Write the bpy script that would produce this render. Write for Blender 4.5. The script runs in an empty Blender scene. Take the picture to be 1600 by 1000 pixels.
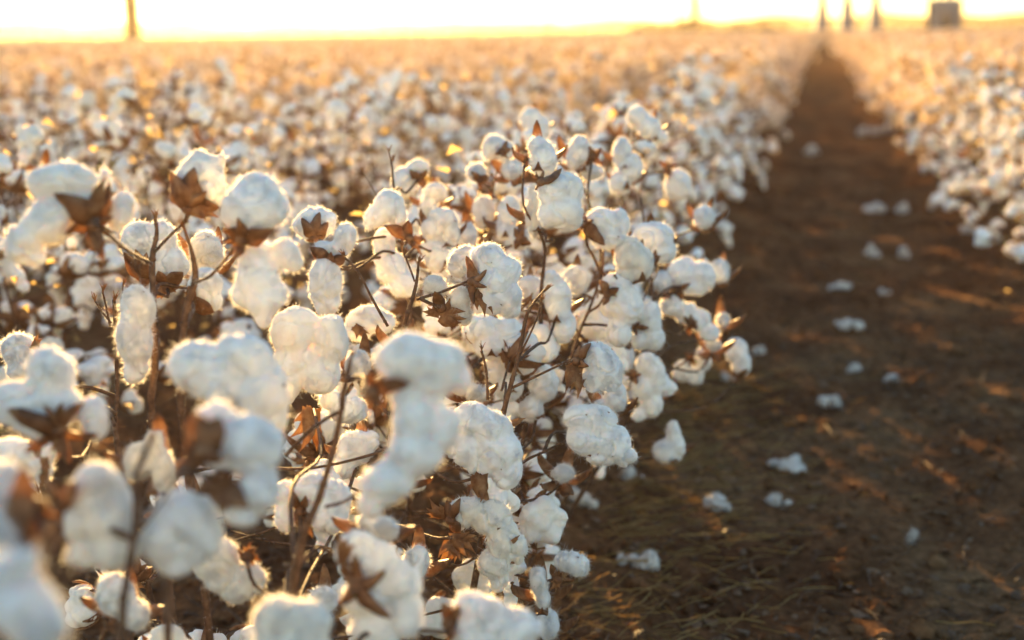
import bpy, bmesh, math, random
import numpy as np
from mathutils import Vector, Matrix, noise

R = math.radians
sc = bpy.context.scene
col = sc.collection
rnd = random.Random(7)

# ------------------------------------------------------------------ camera
F = 2198.0                       # focal length in pixels of a 1600 px wide frame
H = 0.95
PITCH, YAW, ROLL = R(11.58), R(12.3), R(0.62)
FOCUS = 1.70
fwd = Vector((-math.sin(YAW)*math.cos(PITCH), math.cos(YAW)*math.cos(PITCH), -math.sin(PITCH)))
rt0 = fwd.cross(Vector((0, 0, 1))).normalized()
up0 = rt0.cross(fwd)
RT = (rt0*math.cos(ROLL) - up0*math.sin(ROLL)).normalized()
UP = RT.cross(fwd).normalized()
CAM = Vector((0, 0, H))
cd = bpy.data.cameras.new('camera'); cam = bpy.data.objects.new('camera', cd); col.objects.link(cam)
cam.matrix_world = Matrix.Translation(CAM) @ Matrix((RT, UP, -fwd)).transposed().to_4x4()
cd.sensor_width = 36.0; cd.lens = 36.0*F/1600
cd.clip_start = 0.05; cd.clip_end = 6000
cd.dof.use_dof = True; cd.dof.focus_distance = FOCUS; cd.dof.aperture_fstop = (cd.lens/1000)/0.0155
cd.dof.aperture_blades = 0
sc.camera = cam

# ------------------------------------------------------------------ light
SUN_AZ, SUN_EL = R(-24.5), R(7.6)      # left of the furrow, low, in front of the camera
w = bpy.data.worlds.new('World'); sc.world = w; w.use_nodes = True
nt = w.node_tree
sky = nt.nodes.new('ShaderNodeTexSky'); sky.sky_type = 'NISHITA'; sky.sun_disc = False
sky.sun_elevation = SUN_EL; sky.sun_rotation = SUN_AZ
sky.air_density = 1.0; sky.dust_density = 0.12; sky.ozone_density = 1.3
bg = nt.nodes['Background']; bg.inputs['Strength'].default_value = 0.062
nt.links.new(sky.outputs[0], bg.inputs[0])
sd = bpy.data.lights.new('sun', 'SUN'); sun = bpy.data.objects.new('sun', sd); col.objects.link(sun)
sd.energy = 5.0; sd.angle = R(0.6); sd.color = (1.0, 0.62, 0.22)
sv = Vector((math.sin(SUN_AZ)*math.cos(SUN_EL), math.cos(SUN_AZ)*math.cos(SUN_EL), math.sin(SUN_EL)))
sun.rotation_euler = sv.to_track_quat('Z', 'Y').to_euler()
sun.location = (-4, 8, 5)
sc.view_settings.view_transform = 'Standard'; sc.view_settings.look = 'None'
sc.view_settings.exposure = 2.75; sc.view_settings.gamma = 1
sc.cycles.use_denoising = True
try: sc.cycles.denoiser = 'OPENIMAGEDENOISE'
except Exception: pass
sc.cycles.max_bounces = 10; sc.cycles.diffuse_bounces = 5; sc.cycles.transmission_bounces = 6
sc.cycles.volume_bounces = 0; sc.cycles.transparent_max_bounces = 8
sc.cycles.sample_clamp_indirect = 6.0

# ------------------------------------------------------------------ materials
def mat(name):
    m = bpy.data.materials.new(name); m.use_nodes = True
    n = m.node_tree; n.nodes.clear()
    o = n.nodes.new('ShaderNodeOutputMaterial')
    return m, n, o
def nz(n, scale, detail=4, rough=.6, coord='Object'):
    t = n.nodes.new('ShaderNodeTexCoord'); x = n.nodes.new('ShaderNodeTexNoise')
    x.inputs['Scale'].default_value = scale; x.inputs['Detail'].default_value = detail
    x.inputs['Roughness'].default_value = rough
    n.links.new(t.outputs[coord], x.inputs['Vector']); return x
def ramp(n, src, stops):
    r = n.nodes.new('ShaderNodeValToRGB'); e = r.color_ramp.elements
    while len(e) < len(stops): e.new(.5)
    for i, (p, c) in enumerate(stops): e[i].position = p; e[i].color = (*c, 1)
    n.links.new(src, r.inputs[0]); return r
def mixsh(n, f, a, b):
    m = n.nodes.new('ShaderNodeMixShader')
    if isinstance(f, float): m.inputs[0].default_value = f
    else: n.links.new(f, m.inputs[0])
    n.links.new(a, m.inputs[1]); n.links.new(b, m.inputs[2]); return m

def thin(name, stops, tstops, tr, scale=60, rough=.6, spec=.3, bump=0.0, coord='Object'):
    """a sheet or fibre material: light passes through a share of it"""
    m, n, o = mat(name)
    x = nz(n, scale, 5, .65, coord)
    c = ramp(n, x.outputs['Fac'], stops); c2 = ramp(n, x.outputs['Fac'], tstops)
    p = n.nodes.new('ShaderNodeBsdfPrincipled'); p.inputs['Roughness'].default_value = rough
    p.inputs['Specular IOR Level'].default_value = spec
    n.links.new(c.outputs[0], p.inputs['Base Color'])
    t = n.nodes.new('ShaderNodeBsdfTranslucent'); n.links.new(c2.outputs[0], t.inputs[0])
    if bump:
        b = n.nodes.new('ShaderNodeBump'); b.inputs['Strength'].default_value = bump; b.inputs['Distance'].default_value = .002
        n.links.new(x.outputs['Fac'], b.inputs['Height']); n.links.new(b.outputs[0], p.inputs['Normal'])
    k = mixsh(n, tr, p.outputs[0], t.outputs[0]); n.links.new(k.outputs[0], o.inputs[0])
    return m

# dense body of the cotton: light wanders through it
m_lint, n, o = mat('cotton_lint')
p = n.nodes.new('ShaderNodeBsdfPrincipled')
x = nz(n, 90, 6, .7); c = ramp(n, x.outputs['Fac'], [(.3, (.87, .85, .81)), (.6, (.93, .92, .90))])
oi = n.nodes.new('ShaderNodeObjectInfo'); cr = ramp(n, oi.outputs['Random'], [(0, (.86, .80, .70)), (.25, (.97, .95, .92)), (.7, (1, 1, 1)), (1, (.92, .90, .87))])
mt = n.nodes.new('ShaderNodeMix'); mt.data_type = 'RGBA'; mt.blend_type = 'MULTIPLY'; mt.inputs[0].default_value = 1
n.links.new(c.outputs[0], mt.inputs[6]); n.links.new(cr.outputs[0], mt.inputs[7]); n.links.new(mt.outputs[2], p.inputs['Base Color'])
p.inputs['Roughness'].default_value = 1; p.inputs['Specular IOR Level'].default_value = 0
p.inputs['Subsurface Weight'].default_value = 1; p.inputs['Subsurface Radius'].default_value = (1, .84, .64)
p.inputs['Subsurface Scale'].default_value = .010
b = n.nodes.new('ShaderNodeBump'); b.inputs['Strength'].default_value = .4; b.inputs['Distance'].default_value = .002
x2 = nz(n, 260, 6, .75); n.links.new(x2.outputs['Fac'], b.inputs['Height']); n.links.new(b.outputs[0], p.inputs['Normal'])
n.links.new(p.outputs[0], o.inputs[0])
W = [(.3, (.86, .84, .80)), (.7, (.92, .91, .89))]
m_fuzz = thin('cotton_fuzz', W, [(.3, (.95, .91, .84)), (.7, (.98, .96, .91))], .66, 40, 1, 0)
m_lintfar = thin('cotton_lint_gold_light', [(.35, (.72, .67, .59)), (.6, (.82, .79, .73))], [(.3, (.96, .74, .44)), (.7, (.99, .84, .60))], .42, 60, 1, 0, .6)  # far lint: the field's golden light is put into its cream and amber
m_dirty_shade = thin('soiled_shaded_lint', [(.3, (.50, .47, .44)), (.65, (.76, .74, .71))], [(.3, (.6, .55, .45)), (.7, (.7, .65, .55))], .15, 40, 1, 0, .6)  # soiled fallen cotton, its grey also carries the shade of the furrow
m_bur = thin('dried_bur', [(.3, (.085, .038, .019)), (.5, (.21, .10, .048)), (.7, (.35, .21, .115))],
             [(.3, (.46, .24, .09)), (.7, (.72, .46, .22))], .28, 70, .6, .35, .5)
m_bract = thin('dried_bract', [(.3, (.14, .060, .028)), (.5, (.28, .135, .06)), (.7, (.40, .24, .12))],
             [(.3, (.46, .24, .09)), (.7, (.70, .48, .22))], .36, 90, .65, .3, .5)
m_paper = thin('papery_scrap', [(.3, (.14, .085, .035)), (.5, (.28, .19, .08)), (.7, (.38, .28, .14))],
             [(.3, (.50, .33, .11)), (.7, (.78, .60, .28))], .5, 20, .65, .3)
m_stem = thin('cotton_stem', [(.3, (.05, .028, .018)), (.5, (.12, .065, .038)), (.72, (.22, .13, .08))],
             [(0, (.4, .25, .12)), (1, (.4, .25, .12))], .04, 120, .75, .2, .8)
m_leaf = thin('dry_litter', [(.3, (.08, .05, .03)), (.5, (.15, .095, .055)), (.7, (.26, .175, .105))],
             [(.3, (.3, .12, .04)), (.7, (.5, .25, .1))], .25, 3.1, .7, .25, .3)

m_soil, n, o = mat('furrow_soil')
p = n.nodes.new('ShaderNodeBsdfPrincipled'); p.inputs['Roughness'].default_value = 1; p.inputs['Specular IOR Level'].default_value = 0
a = nz(n, 2.2, 8, .7); a2 = nz(n, 45, 6, .7)
c1 = ramp(n, a.outputs['Fac'], [(.32, (.13, .062, .031)), (.5, (.22, .112, .056)), (.68, (.29, .175, .09))])
c2 = ramp(n, a2.outputs['Fac'], [(.3, (.45, .42, .38)), (.55, (.95, .95, .95)), (.75, (1.5, 1.45, 1.35))])
mx = n.nodes.new('ShaderNodeMix'); mx.data_type = 'RGBA'; mx.blend_type = 'MULTIPLY'; mx.inputs[0].default_value = 1
n.links.new(c1.outputs[0], mx.inputs[6]); n.links.new(c2.outputs[0], mx.inputs[7])
n.links.new(mx.outputs[2], p.inputs['Base Color'])
b = n.nodes.new('ShaderNodeBump'); b.inputs['Strength'].default_value = .9; b.inputs['Distance'].default_value = .02
n.links.new(a2.outputs['Fac'], b.inputs['Height']); n.links.new(b.outputs[0], p.inputs['Normal'])
n.links.new(p.outputs[0], o.inputs[0])

def plain(name, stops, scale=3, rough=.7, metal=0.0, coord='Object'):
    m, n, o = mat(name); x = nz(n, scale, 6, .65, coord); c = ramp(n, x.outputs['Fac'], stops)
    p = n.nodes.new('ShaderNodeBsdfPrincipled'); p.inputs['Roughness'].default_value = rough; p.inputs['Metallic'].default_value = metal
    n.links.new(c.outputs[0], p.inputs['Base Color']); n.links.new(p.outputs[0], o.inputs[0]); return m
m_pole = plain('weathered_pole_wood', [(.3, (.10, .065, .04)), (.7, (.2, .14, .09))], 6, .8)
m_steel = plain('grey_blue_steel', [(.3, (.06, .095, .15)), (.7, (.09, .13, .19))], 2, .6, .0)
m_roof = plain('grey_roof_sheet', [(.3, (.12, .14, .16)), (.7, (.19, .21, .23))], 2, .5, .0)
m_dark = plain('dark_opening', [(.3, (.02, .02, .025)), (.7, (.04, .04, .045))], 2, .6)
m_bush = plain('scrub_foliage', [(.3, (.035, .04, .015)), (.7, (.09, .085, .03))], 1.5, .8)
m_bark = plain('scrub_bark', [(.3, (.06, .04, .025)), (.7, (.12, .08, .05))], 5, .9)

# ------------------------------------------------------------------ mesh helpers
def link(o, parent=None):
    col.objects.link(o)
    if parent is not None: o.parent = parent
    return o
def tag(o, label=None, cat=None, group=None, kind=None):
    if label: o['label'] = label
    if cat: o['category'] = cat
    if group: o['group'] = group
    if kind: o['kind'] = kind
    return o
def empty(name, loc=(0, 0, 0)):
    o = bpy.data.objects.new(name, None); o.location = loc; o.empty_display_size = .05
    return link(o)
def npmesh(name, V, T, MI=None, mats=(), smooth=True):
    """mesh from arrays of vertices and triangles"""
    V = np.asarray(V, dtype=np.float32); T = np.asarray(T, dtype=np.int32)
    me = bpy.data.meshes.new(name)
    me.vertices.add(len(V)); me.vertices.foreach_set('co', V.ravel())
    me.loops.add(len(T)*3); me.loops.foreach_set('vertex_index', T.ravel())
    me.polygons.add(len(T))
    me.polygons.foreach_set('loop_start', np.arange(0, len(T)*3, 3, dtype=np.int32))
    me.polygons.foreach_set('loop_total', np.full(len(T), 3, dtype=np.int32))
    for m in mats: me.materials.append(m)
    if MI is not None: me.polygons.foreach_set('material_index', np.asarray(MI, dtype=np.int32))
    me.polygons.foreach_set('use_smooth', np.full(len(T), smooth, dtype=bool))
    me.update(calc_edges=True); me.validate()
    return me
class MB:
    """collects pieces of one mesh"""
    def __init__(s): s.V = []; s.T = []; s.M = []; s.n = 0
    def add(s, V, T, m=0):
        V = np.asarray(V, float).reshape(-1, 3); T = np.asarray(T, int).reshape(-1, 3)
        s.V.append(V); s.T.append(T + s.n); s.n += len(V)
        s.M.append(np.full(len(T), m) if np.isscalar(m) else np.asarray(m))
    def arrays(s):
        return np.concatenate(s.V), np.concatenate(s.T), np.concatenate(s.M)
    def mesh(s, name, mats, smooth=True):
        V, T, M = s.arrays(); return npmesh(name, V, T, M, mats, smooth)
    def obj(s, name, mats, parent=None, loc=None, smooth=True):
        o = bpy.data.objects.new(name, s.mesh(name, mats, smooth))
        if loc is not None: o.location = loc
        return link(o, parent)

def ico(sub):
    bm = bmesh.new(); bmesh.ops.create_icosphere(bm, subdivisions=sub, radius=1)
    V = np.array([v.co[:] for v in bm.verts]); T = np.array([[v.index for v in f.verts] for f in bm.faces]); bm.free()
    return V, T
ICO = {k: ico(k) for k in (1, 2, 3)}

def tube(mb, pts, rad, n=7, m=0, bumps=0.0, cap=True):
    P = [Vector(p) for p in pts]; N = len(P)
    if np.isscalar(rad): rad = [rad]*N
    ref = Vector((0.31, 0.87, 0.13)); V = []
    for i, q in enumerate(P):
        d = (P[min(i+1, N-1)] - P[max(i-1, 0)])
        d = d.normalized() if d.length > 1e-9 else Vector((0, 0, 1))
        a = d.cross(ref)
        if a.length < .1: a = d.cross(Vector((1, 0, 0)))
        a.normalize(); b = d.cross(a)
        r = rad[i]*(1 + bumps*rnd.uniform(-1, 1))
        for k in range(n):
            t = 2*math.pi*k/n; V.append(q + a*(r*math.cos(t)) + b*(r*math.sin(t)))
    T = []
    for i in range(N-1):
        for k in range(n):
            a = i*n+k; b = i*n+(k+1) % n; T += [(a, b, b+n), (a, b+n, a+n)]
    if cap:
        V += [P[0], P[-1]]; c0 = N*n; c1 = c0+1
        for k in range(n):
            T.append((c0, (k+1) % n, k)); T.append((c1, (N-1)*n+k, (N-1)*n+(k+1) % n))
    mb.add(V, T, m)
def wobble(a, b, n, amp, r=rnd):
    a = Vector(a); b = Vector(b); L = (b-a).length; out = []
    for i in range(n+1):
        t = i/n; q = a.lerp(b, t)
        if 0 < i < n: q = q + Vector((r.uniform(-1, 1), r.uniform(-1, 1), r.uniform(-1, 1)))*amp*L
        out.append(q)
    return out
def smoothline(P, k=3):
    """Catmull-Rom"""
    P = [Vector(p) for p in P]; out = []
    for i in range(len(P)-1):
        p0 = P[max(i-1, 0)]; p1 = P[i]; p2 = P[i+1]; p3 = P[min(i+2, len(P)-1)]
        for j in range(k):
            t = j/k
            out.append(.5*((2*p1)+(p2-p0)*t+(2*p0-5*p1+4*p2-p3)*t*t+(3*p1-p0-3*p2+p3)*t**3))
    out.append(P[-1]); return out

def slivers(V, T, n, lmin, lmax, wid, rs, spread=.9):
    """fine bent fibres standing on a triangle surface"""
    A, B, C = V[T[:, 0]], V[T[:, 1]], V[T[:, 2]]
    N = np.cross(B-A, C-A); ar = np.linalg.norm(N, axis=1)
    if len(T) > 500:      # uneven: some places are teased out, some bare
        f = A@rs.uniform(-160, 160, (3, 3)); w_ = ar*(.12+np.abs(np.sin(f[:, 0])*np.sin(f[:, 1]+1)*np.sin(f[:, 2]+2))**.8*2)
    else: w_ = ar
    idx = rs.choice(len(T), n, p=w_/w_.sum()); N = N[idx]/(ar[idx][:, None]+1e-12)
    u = rs.rand(n, 1); v = rs.rand(n, 1); k = (u+v) > 1; u[k] = 1-u[k]; v[k] = 1-v[k]
    P = A[idx]+(B[idx]-A[idx])*u+(C[idx]-A[idx])*v - N*.001
    D = N + rs.normal(0, spread, (n, 3)); D -= N*np.minimum(0, (D*N).sum(1))[:, None]*1.6
    D /= np.linalg.norm(D, axis=1)[:, None]
    L = (lmin+(lmax-lmin)*rs.rand(n, 1)**2.2)
    side = np.cross(D, rs.normal(0, 1, (n, 3))); side /= np.linalg.norm(side, axis=1)[:, None]+1e-9
    w = wid*(.6+.8*rs.rand(n, 1)); bend = np.cross(D, side)*L*rs.uniform(-.5, .5, (n, 1))
    P1 = P+D*L*.55+bend*.4; P2 = P+D*L*.9+bend*1.3
    VV = np.stack([P-side*w, P+side*w, P1-side*w*.8, P1+side*w*.8, P2], 1).reshape(-1, 3)
    base = np.arange(n)[:, None]*5
    TT = np.concatenate([base+np.array([[0, 1, 3]]), base+np.array([[0, 3, 2]]), base+np.array([[2, 3, 4]])], 1).reshape(-1, 3)
    return VV, TT

def lint_arrays(lobes, voxel, fuzz, seed, amp=1.0, flen=(.002, .008), fw=.00016, smooth=7):
    """one fluffy mass from lobes (centre, 3x3 axes scaled by radii): remeshed into one skin, lumped, then fibres"""
    V0, T0 = ICO[3]; VV = []; TT = []; k = 0
    rs = np.random.RandomState(seed)
    for c, M in lobes:
        V = V0 @ np.asarray(M).T + np.asarray(c); VV.append(V); TT.append(T0+k); k += len(V)
    me = npmesh('tmp', np.concatenate(VV), np.concatenate(TT))
    ob = bpy.data.objects.new('tmp', me); col.objects.link(ob)
    md = ob.modifiers.new('r', 'REMESH'); md.mode = 'VOXEL'; md.voxel_size = voxel
    ms = ob.modifiers.new('s', 'SMOOTH'); ms.factor = .5; ms.iterations = smooth
    dg = bpy.context.evaluated_depsgraph_get(); ev = ob.evaluated_get(dg); m2 = ev.to_mesh()
    m2.calc_loop_triangles()
    V = np.empty(len(m2.vertices)*3, np.float32); m2.vertices.foreach_get('co', V); V = V.reshape(-1, 3).astype(float)
    Nn = np.empty(len(m2.vertices)*3, np.float32); m2.vertices.foreach_get('normal', Nn); Nn = Nn.reshape(-1, 3)
    T = np.empty(len(m2.loop_triangles)*3, np.int32); m2.loop_triangles.foreach_get('vertices', T); T = T.reshape(-1, 3)
    ev.to_mesh_clear(); bpy.data.objects.remove(ob); bpy.data.meshes.remove(me)
    off = Vector(rs.uniform(-9, 9, 3))
    d = np.empty(len(V))
    for i, v in enumerate(V):
        q = Vector(v)
        d[i] = (noise.noise(q*42+off)*.0027 + noise.noise(q*105+off)*.0011 + noise.noise(q*260+off)*.0004)
        r = abs(noise.noise(q*33-off)); d[i] -= .0030*max(0, 1-r*14)     # creases
    V = V + Nn*(d*amp)[:, None]
    return V, T, rs

def build_lint(lobes, voxel, fuzz, seed, mats, amp=1.0, **kw):
    V, T, rs = lint_arrays(lobes, voxel, fuzz, seed, amp)
    mb = MB(); mb.add(V, T, 0)
    if fuzz:
        A, B = slivers(V, T, fuzz, kw.get('lmin', .0015), kw.get('lmax', .0080), kw.get('wid', .00016), rs)
        mb.add(A, B, 1)
        A, B = slivers(V, T, fuzz//14, .005, .015, .00011, rs, 1.6); mb.add(A, B, 1)
    return mb

def sheet(mb, grid, th=.0009, m=0):
    """closed thin shell from a grid of points [i][j]"""
    G = np.array([[list(q) for q in row] for row in grid]); ni, nj, _ = G.shape
    du = np.gradient(G, axis=0); dv = np.gradient(G, axis=1); N = np.cross(du, dv)
    N /= np.linalg.norm(N, axis=2)[..., None]+1e-9
    A = (G+N*th/2).reshape(-1, 3); B = (G-N*th/2).reshape(-1, 3); k = ni*nj; T = []
    for i in range(ni-1):
        for j in range(nj-1):
            a = i*nj+j; b = a+1; c = a+nj+1; d = a+nj
            T += [(a, b, c), (a, c, d), (k+a, k+c, k+b), (k+a, k+d, k+c)]
    ring = [i*nj for i in range(ni)]+[(ni-1)*nj+j for j in range(1, nj)]+[i*nj+nj-1 for i in range(ni-2, -1, -1)]+[j for j in range(nj-2, 0, -1)]
    for x in range(len(ring)):
        a = ring[x]; b = ring[(x+1) % len(ring)]; T += [(a, b, k+b), (a, k+b, k+a)]
    mb.add(np.concatenate([A, B]), T, m)

# ------------------------------------------------------------------ picture point -> place in the field
def at(px, py, d): return CAM + (fwd + RT*((px-800)/F) + UP*((500-py)/F))*d
def ground_at(px, py, z=0.0):
    r = fwd + RT*((px-800)/F) + UP*((500-py)/F); t = (z-H)/r.z; return CAM + r*t, t
def to_px(p):
    q = Vector(p)-CAM; d = q.dot(fwd)
    if d < .05: return None
    return 800+F*q.dot(RT)/d, 500-F*q.dot(UP)/d, d

# ------------------------------------------------------------------ ground
ROWS_L = [-.62-.98*k for k in range(0, 90)]
ROWS_R = [.86+.98*k for k in range(0, 90)]
def gz(x, y):
    """ridge under every row, a worn furrow between"""
    ph = (x+.62)/.98 if x < -.12 else ((x-.86)/.98 if x > .36 else .5)
    r = .035*math.cos(2*math.pi*ph) - .02
    if -.12 <= x <= .36: r = -.055
    if abs(x) < 9 and y < 16:
        if -.5 < x < .75: r += .010*math.cos(2*math.pi*(x-.12)/.34)*(.6+.8*noise.noise(Vector((x*2, y*3, 9))))
        r += .018*noise.noise(Vector((x*5, y*2.5, 0))) + .012*noise.noise(Vector((x*17, y*17, 3))) + .007*noise.noise(Vector((x*48, y*48, 7)))
    return r
def axis_steps(a, b, f0, grow, start):
    out = [start]; s = f0
    while out[-1] < b: out.append(out[-1]+s); s *= (1.0 if abs(out[-1]-start) < 4 else grow)
    lo = [start]; s = f0
    while lo[-1] > a: lo.append(lo[-1]-s); s *= (1.0 if abs(lo[-1]-start) < 3 else grow)
    return lo[:0:-1]+out
xs = axis_steps(-900, 900, .025, 1.06, 0.0); ys = axis_steps(-30, 950, .03, 1.05, 2.5)
GV = [(x, y, gz(x, y)) for y in ys for x in xs]; nx = len(xs); GT = []
for j in range(len(ys)-1):
    for i in range(nx-1):
        a = j*nx+i; GT += [(a, a+1, a+nx+1), (a, a+nx+1, a+nx)]
g = bpy.data.objects.new('ground', npmesh('ground', GV, GT, None, [m_soil])); link(g); tag(g, kind='structure')

# ------------------------------------------------------------------ boll prototypes (axis +z, leaves the stalk at 0,0,0)
def rotm(ax, an): return np.array(Matrix.Rotation(an, 3, ax))
def ball_lobes(r, kind):
    """four or five locks around the axis; 'hang' kinds droop along -y"""
    L = []; n = r.choice([4, 4, 5]); ph = r.uniform(0, 6.3)
    for k in range(n):
        a = ph+2*math.pi*k/n + r.uniform(-.25, .25); rr = .017*r.uniform(.8, 1.15)
        c = (math.cos(a)*rr, math.sin(a)*rr, .030+r.uniform(-.004, .006))
        M = rotm('Z', a) @ rotm('Y', R(r.uniform(15, 40))) @ np.diag([.0165*r.uniform(.9, 1.15), .0175*r.uniform(.9, 1.1), .024*r.uniform(.9, 1.15)])
        L.append((c, M))
    L.append(((0, 0, .036), np.diag([.018, .018, .018])))
    if kind == 'hang':
        z = .03; y = -.012
        for k in range(r.choice([2, 3])):
            y -= r.uniform(.016, .022); z += r.uniform(-.004, .006); q = 1-.18*k
            L.append(((r.uniform(-.005, .005), y, z), np.diag([.019*q, .019*q, .016*q])))
    return L
def bur_mesh(r, petals=4, open_=1.0, rough=1):
    mb = MB()
    for k in range(petals):
        a = 2*math.pi*k/petals + r.uniform(-.15, .15); Wd = .62*r.uniform(.85, 1.1); mx = R(r.uniform(95, 125))*open_; ni, nj = (8, 5) if rough == 1 else (5, 3)
        grid = []
        for i in range(ni):
            s = i/(ni-1); th = mx*s; rad = .034*(1.03+.35*max(0, s-.6)); row = []
            wv = Wd*(math.sin(math.pi*min(1, s*.8+.12))**.8)*(1-s)**.35 if s < 1 else .02
            for j in range(nj):
                t = (j/(nj-1)-.5)*2; az = a+t*wv/max(.35, math.sin(max(th, .3)))*.5; rr = rad*(1-.06*(1-t*t))+.0012*math.sin(7*s+k)
                row.append((math.sin(th)*rr*math.cos(az), math.sin(th)*rr*math.sin(az), .034-math.cos(th)*rr))
            grid.append(row)
        sheet(mb, grid, .0011)
    return mb
def bract_fan(mb, o, d, up, n, L, spread, r, m=0, depth=.25):
    """papery bract: a fan that splits into long teeth"""
    d = d.normalized(); s = d.cross(up).normalized(); up = s.cross(d).normalized()
    for k in range(n):
        t = (k/(n-1)-.5)*2 if n > 1 else 0; an = t*spread; l = L*(1-.35*t*t)*r.uniform(.8, 1.15)
        dk = d*math.cos(an)+s*math.sin(an); sk = s*math.cos(an)-d*math.sin(an); curl = r.uniform(-.1, .55); grid = []
        for i in range(7):
            q = i/6; wv = L*(.19*(1-q*.2) if q < .45 else .19*.9*(1-(q-.45)/.55)**1.3)+.0002
            c = o+dk*(l*q)+up*(l*(curl*q*q+depth*q*(1-q)))+sk*(l*.10*math.sin(4*q+k))
            grid.append([c-sk*wv, c+up*wv*.25, c+sk*wv])
        sheet(mb, grid, .0005, m)
BOLLS = []        # prototypes for plants that show their parts
for i in range(8):
    r = random.Random(100+i); kind = 'hang' if i % 3 == 2 else 'ball'
    lm = build_lint(ball_lobes(r, kind), .0030, 900, i, None).mesh('boll', [m_lint, m_fuzz])
    bm_ = bur_mesh(r, r.choice([4, 5]), r.uniform(.8, 1.0)).mesh('bur', [m_bur])
    mb = MB(); n = 3
    for k in range(n):
        a = 2.1*k+r.uniform(-.3, .3); bract_fan(mb, Vector((0, 0, -.001)), Vector((math.cos(a), math.sin(a), .35)), Vector((0, 0, 1)), 5, .034, .7, r)
    br = mb.mesh('bract', [m_bract])
    BOLLS.append((kind, lm, bm_, br))

# ------------------------------------------------------------------ hero plants in the near row
class Boll:
    def __init__(s, d, lobes, burs=(), bracts=(), att=None, sharp=False, seed=0, lean=(0, 0), patt=None):
        s.__dict__.update(locals())
def lobe_cam(d, l):
    x, y, rx, ry = l[:4]; an = l[4] if len(l) > 4 else 0; dz = l[5] if len(l) > 5 else 0
    dd = d+dz; k = dd/F; rz = (rx*ry)**.5*.92*k
    a = R(an); ca, sa = math.cos(a), math.sin(a)      # an turns the long axis clockwise in the picture
    ex = (RT*ca - UP*sa); ey = (UP*ca + RT*sa)
    M = np.array([list(ex*(rx*k)), list(ey*(ry*k)), list(fwd*rz)]).T
    return at(x, y, dd), M, (x, y, rx, ry, a, dd, rz)
def front(info, px, py, d):
    best = None
    for (x, y, rx, ry, a, dd, rz) in info:
        dx, dy = px-x, py-y; u = (dx*math.cos(a)+dy*math.sin(a))/rx; v = (-dx*math.sin(a)+dy*math.cos(a))/ry
        q = u*u+v*v
        if q < 1:
            f = dd-rz*math.sqrt(1-q)
            if best is None or f < best: best = f
    return best if best is not None else d+.004
def petal(mb, info, d, c, t, W, r, lift=.006, m=0, curl=1.0):
    """one carpel of the bur, lying over the front of the lint from c to the tip t (picture points)"""
    q_ = r.uniform(.82, 1.15); t = (c[0]+(t[0]-c[0])*q_+r.uniform(-4, 4), c[1]+(t[1]-c[1])*q_+r.uniform(-4, 4)); W *= r.uniform(.8, 1.35); lift *= r.uniform(.3, 2.2)
    dx, dy = t[0]-c[0], t[1]-c[1]; L = math.hypot(dx, dy); nxp, nyp = -dy/L, dx/L; side = r.uniform(-.10, .10)*L
    ni, nj = 9, 5; P = []
    for i in range(ni):
        s = i/(ni-1); w_ = W*L*.5*(min(1, .45+s*1.6))*(1-s**1.8)**.75; bend = side*math.sin(math.pi*s); row = []
        for j in range(nj):
            q = (j/(nj-1)-.5)*2
            ragged = 1+.14*math.sin(9*s+3*q+c[0])
            row.append((c[0]+dx*s+nxp*(bend+q*w_*ragged), c[1]+dy*s+nyp*(bend+q*w_*ragged), s, q))
        P.append(row)
    D = np.array([[front(info, x, y, d) for (x, y, s, q) in row] for row in P])
    D = np.clip(D, D.min(), D.min()+.022)
    for _ in range(3):
        E = np.pad(D, 1, mode='edge'); D = (E[1:-1, 1:-1]*2+E[:-2, 1:-1]+E[2:, 1:-1]+E[1:-1, :-2]+E[1:-1, 2:])/6
    grid = []
    for i, row in enumerate(P):
        g_ = []
        for j, (x, y, s, q) in enumerate(row):
            dep = D[i, j]-.0035-lift*(.35+curl*s*s)-.004*(1-q*q)*math.sin(math.pi*s)
            g_.append(at(x, y, dep))
        grid.append(g_)
    sheet(mb, grid, .0012, m)

def stem_tree(plant, pts, rads, name='stem', fuzz=0):
    mb = MB(); P = smoothline(pts, 4); n = len(P); RR = np.interp(np.linspace(0, 1, n), np.linspace(0, 1, len(rads)), rads)
    tube(mb, P, list(RR), 9, 0, .10)
    for i in range(2, n-1, 3):      # nodes
        V0, T0 = ICO[1]; mb.add(V0*RR[i]*1.35+np.array(P[i]), T0, 0)
    if fuzz:
        V, T, _ = mb.arrays(); A, B = slivers(V, T, fuzz, .001, .004, .00012, np.random.RandomState(3), .6); mb.add(A, B, 1)
    return mb, P

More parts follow.
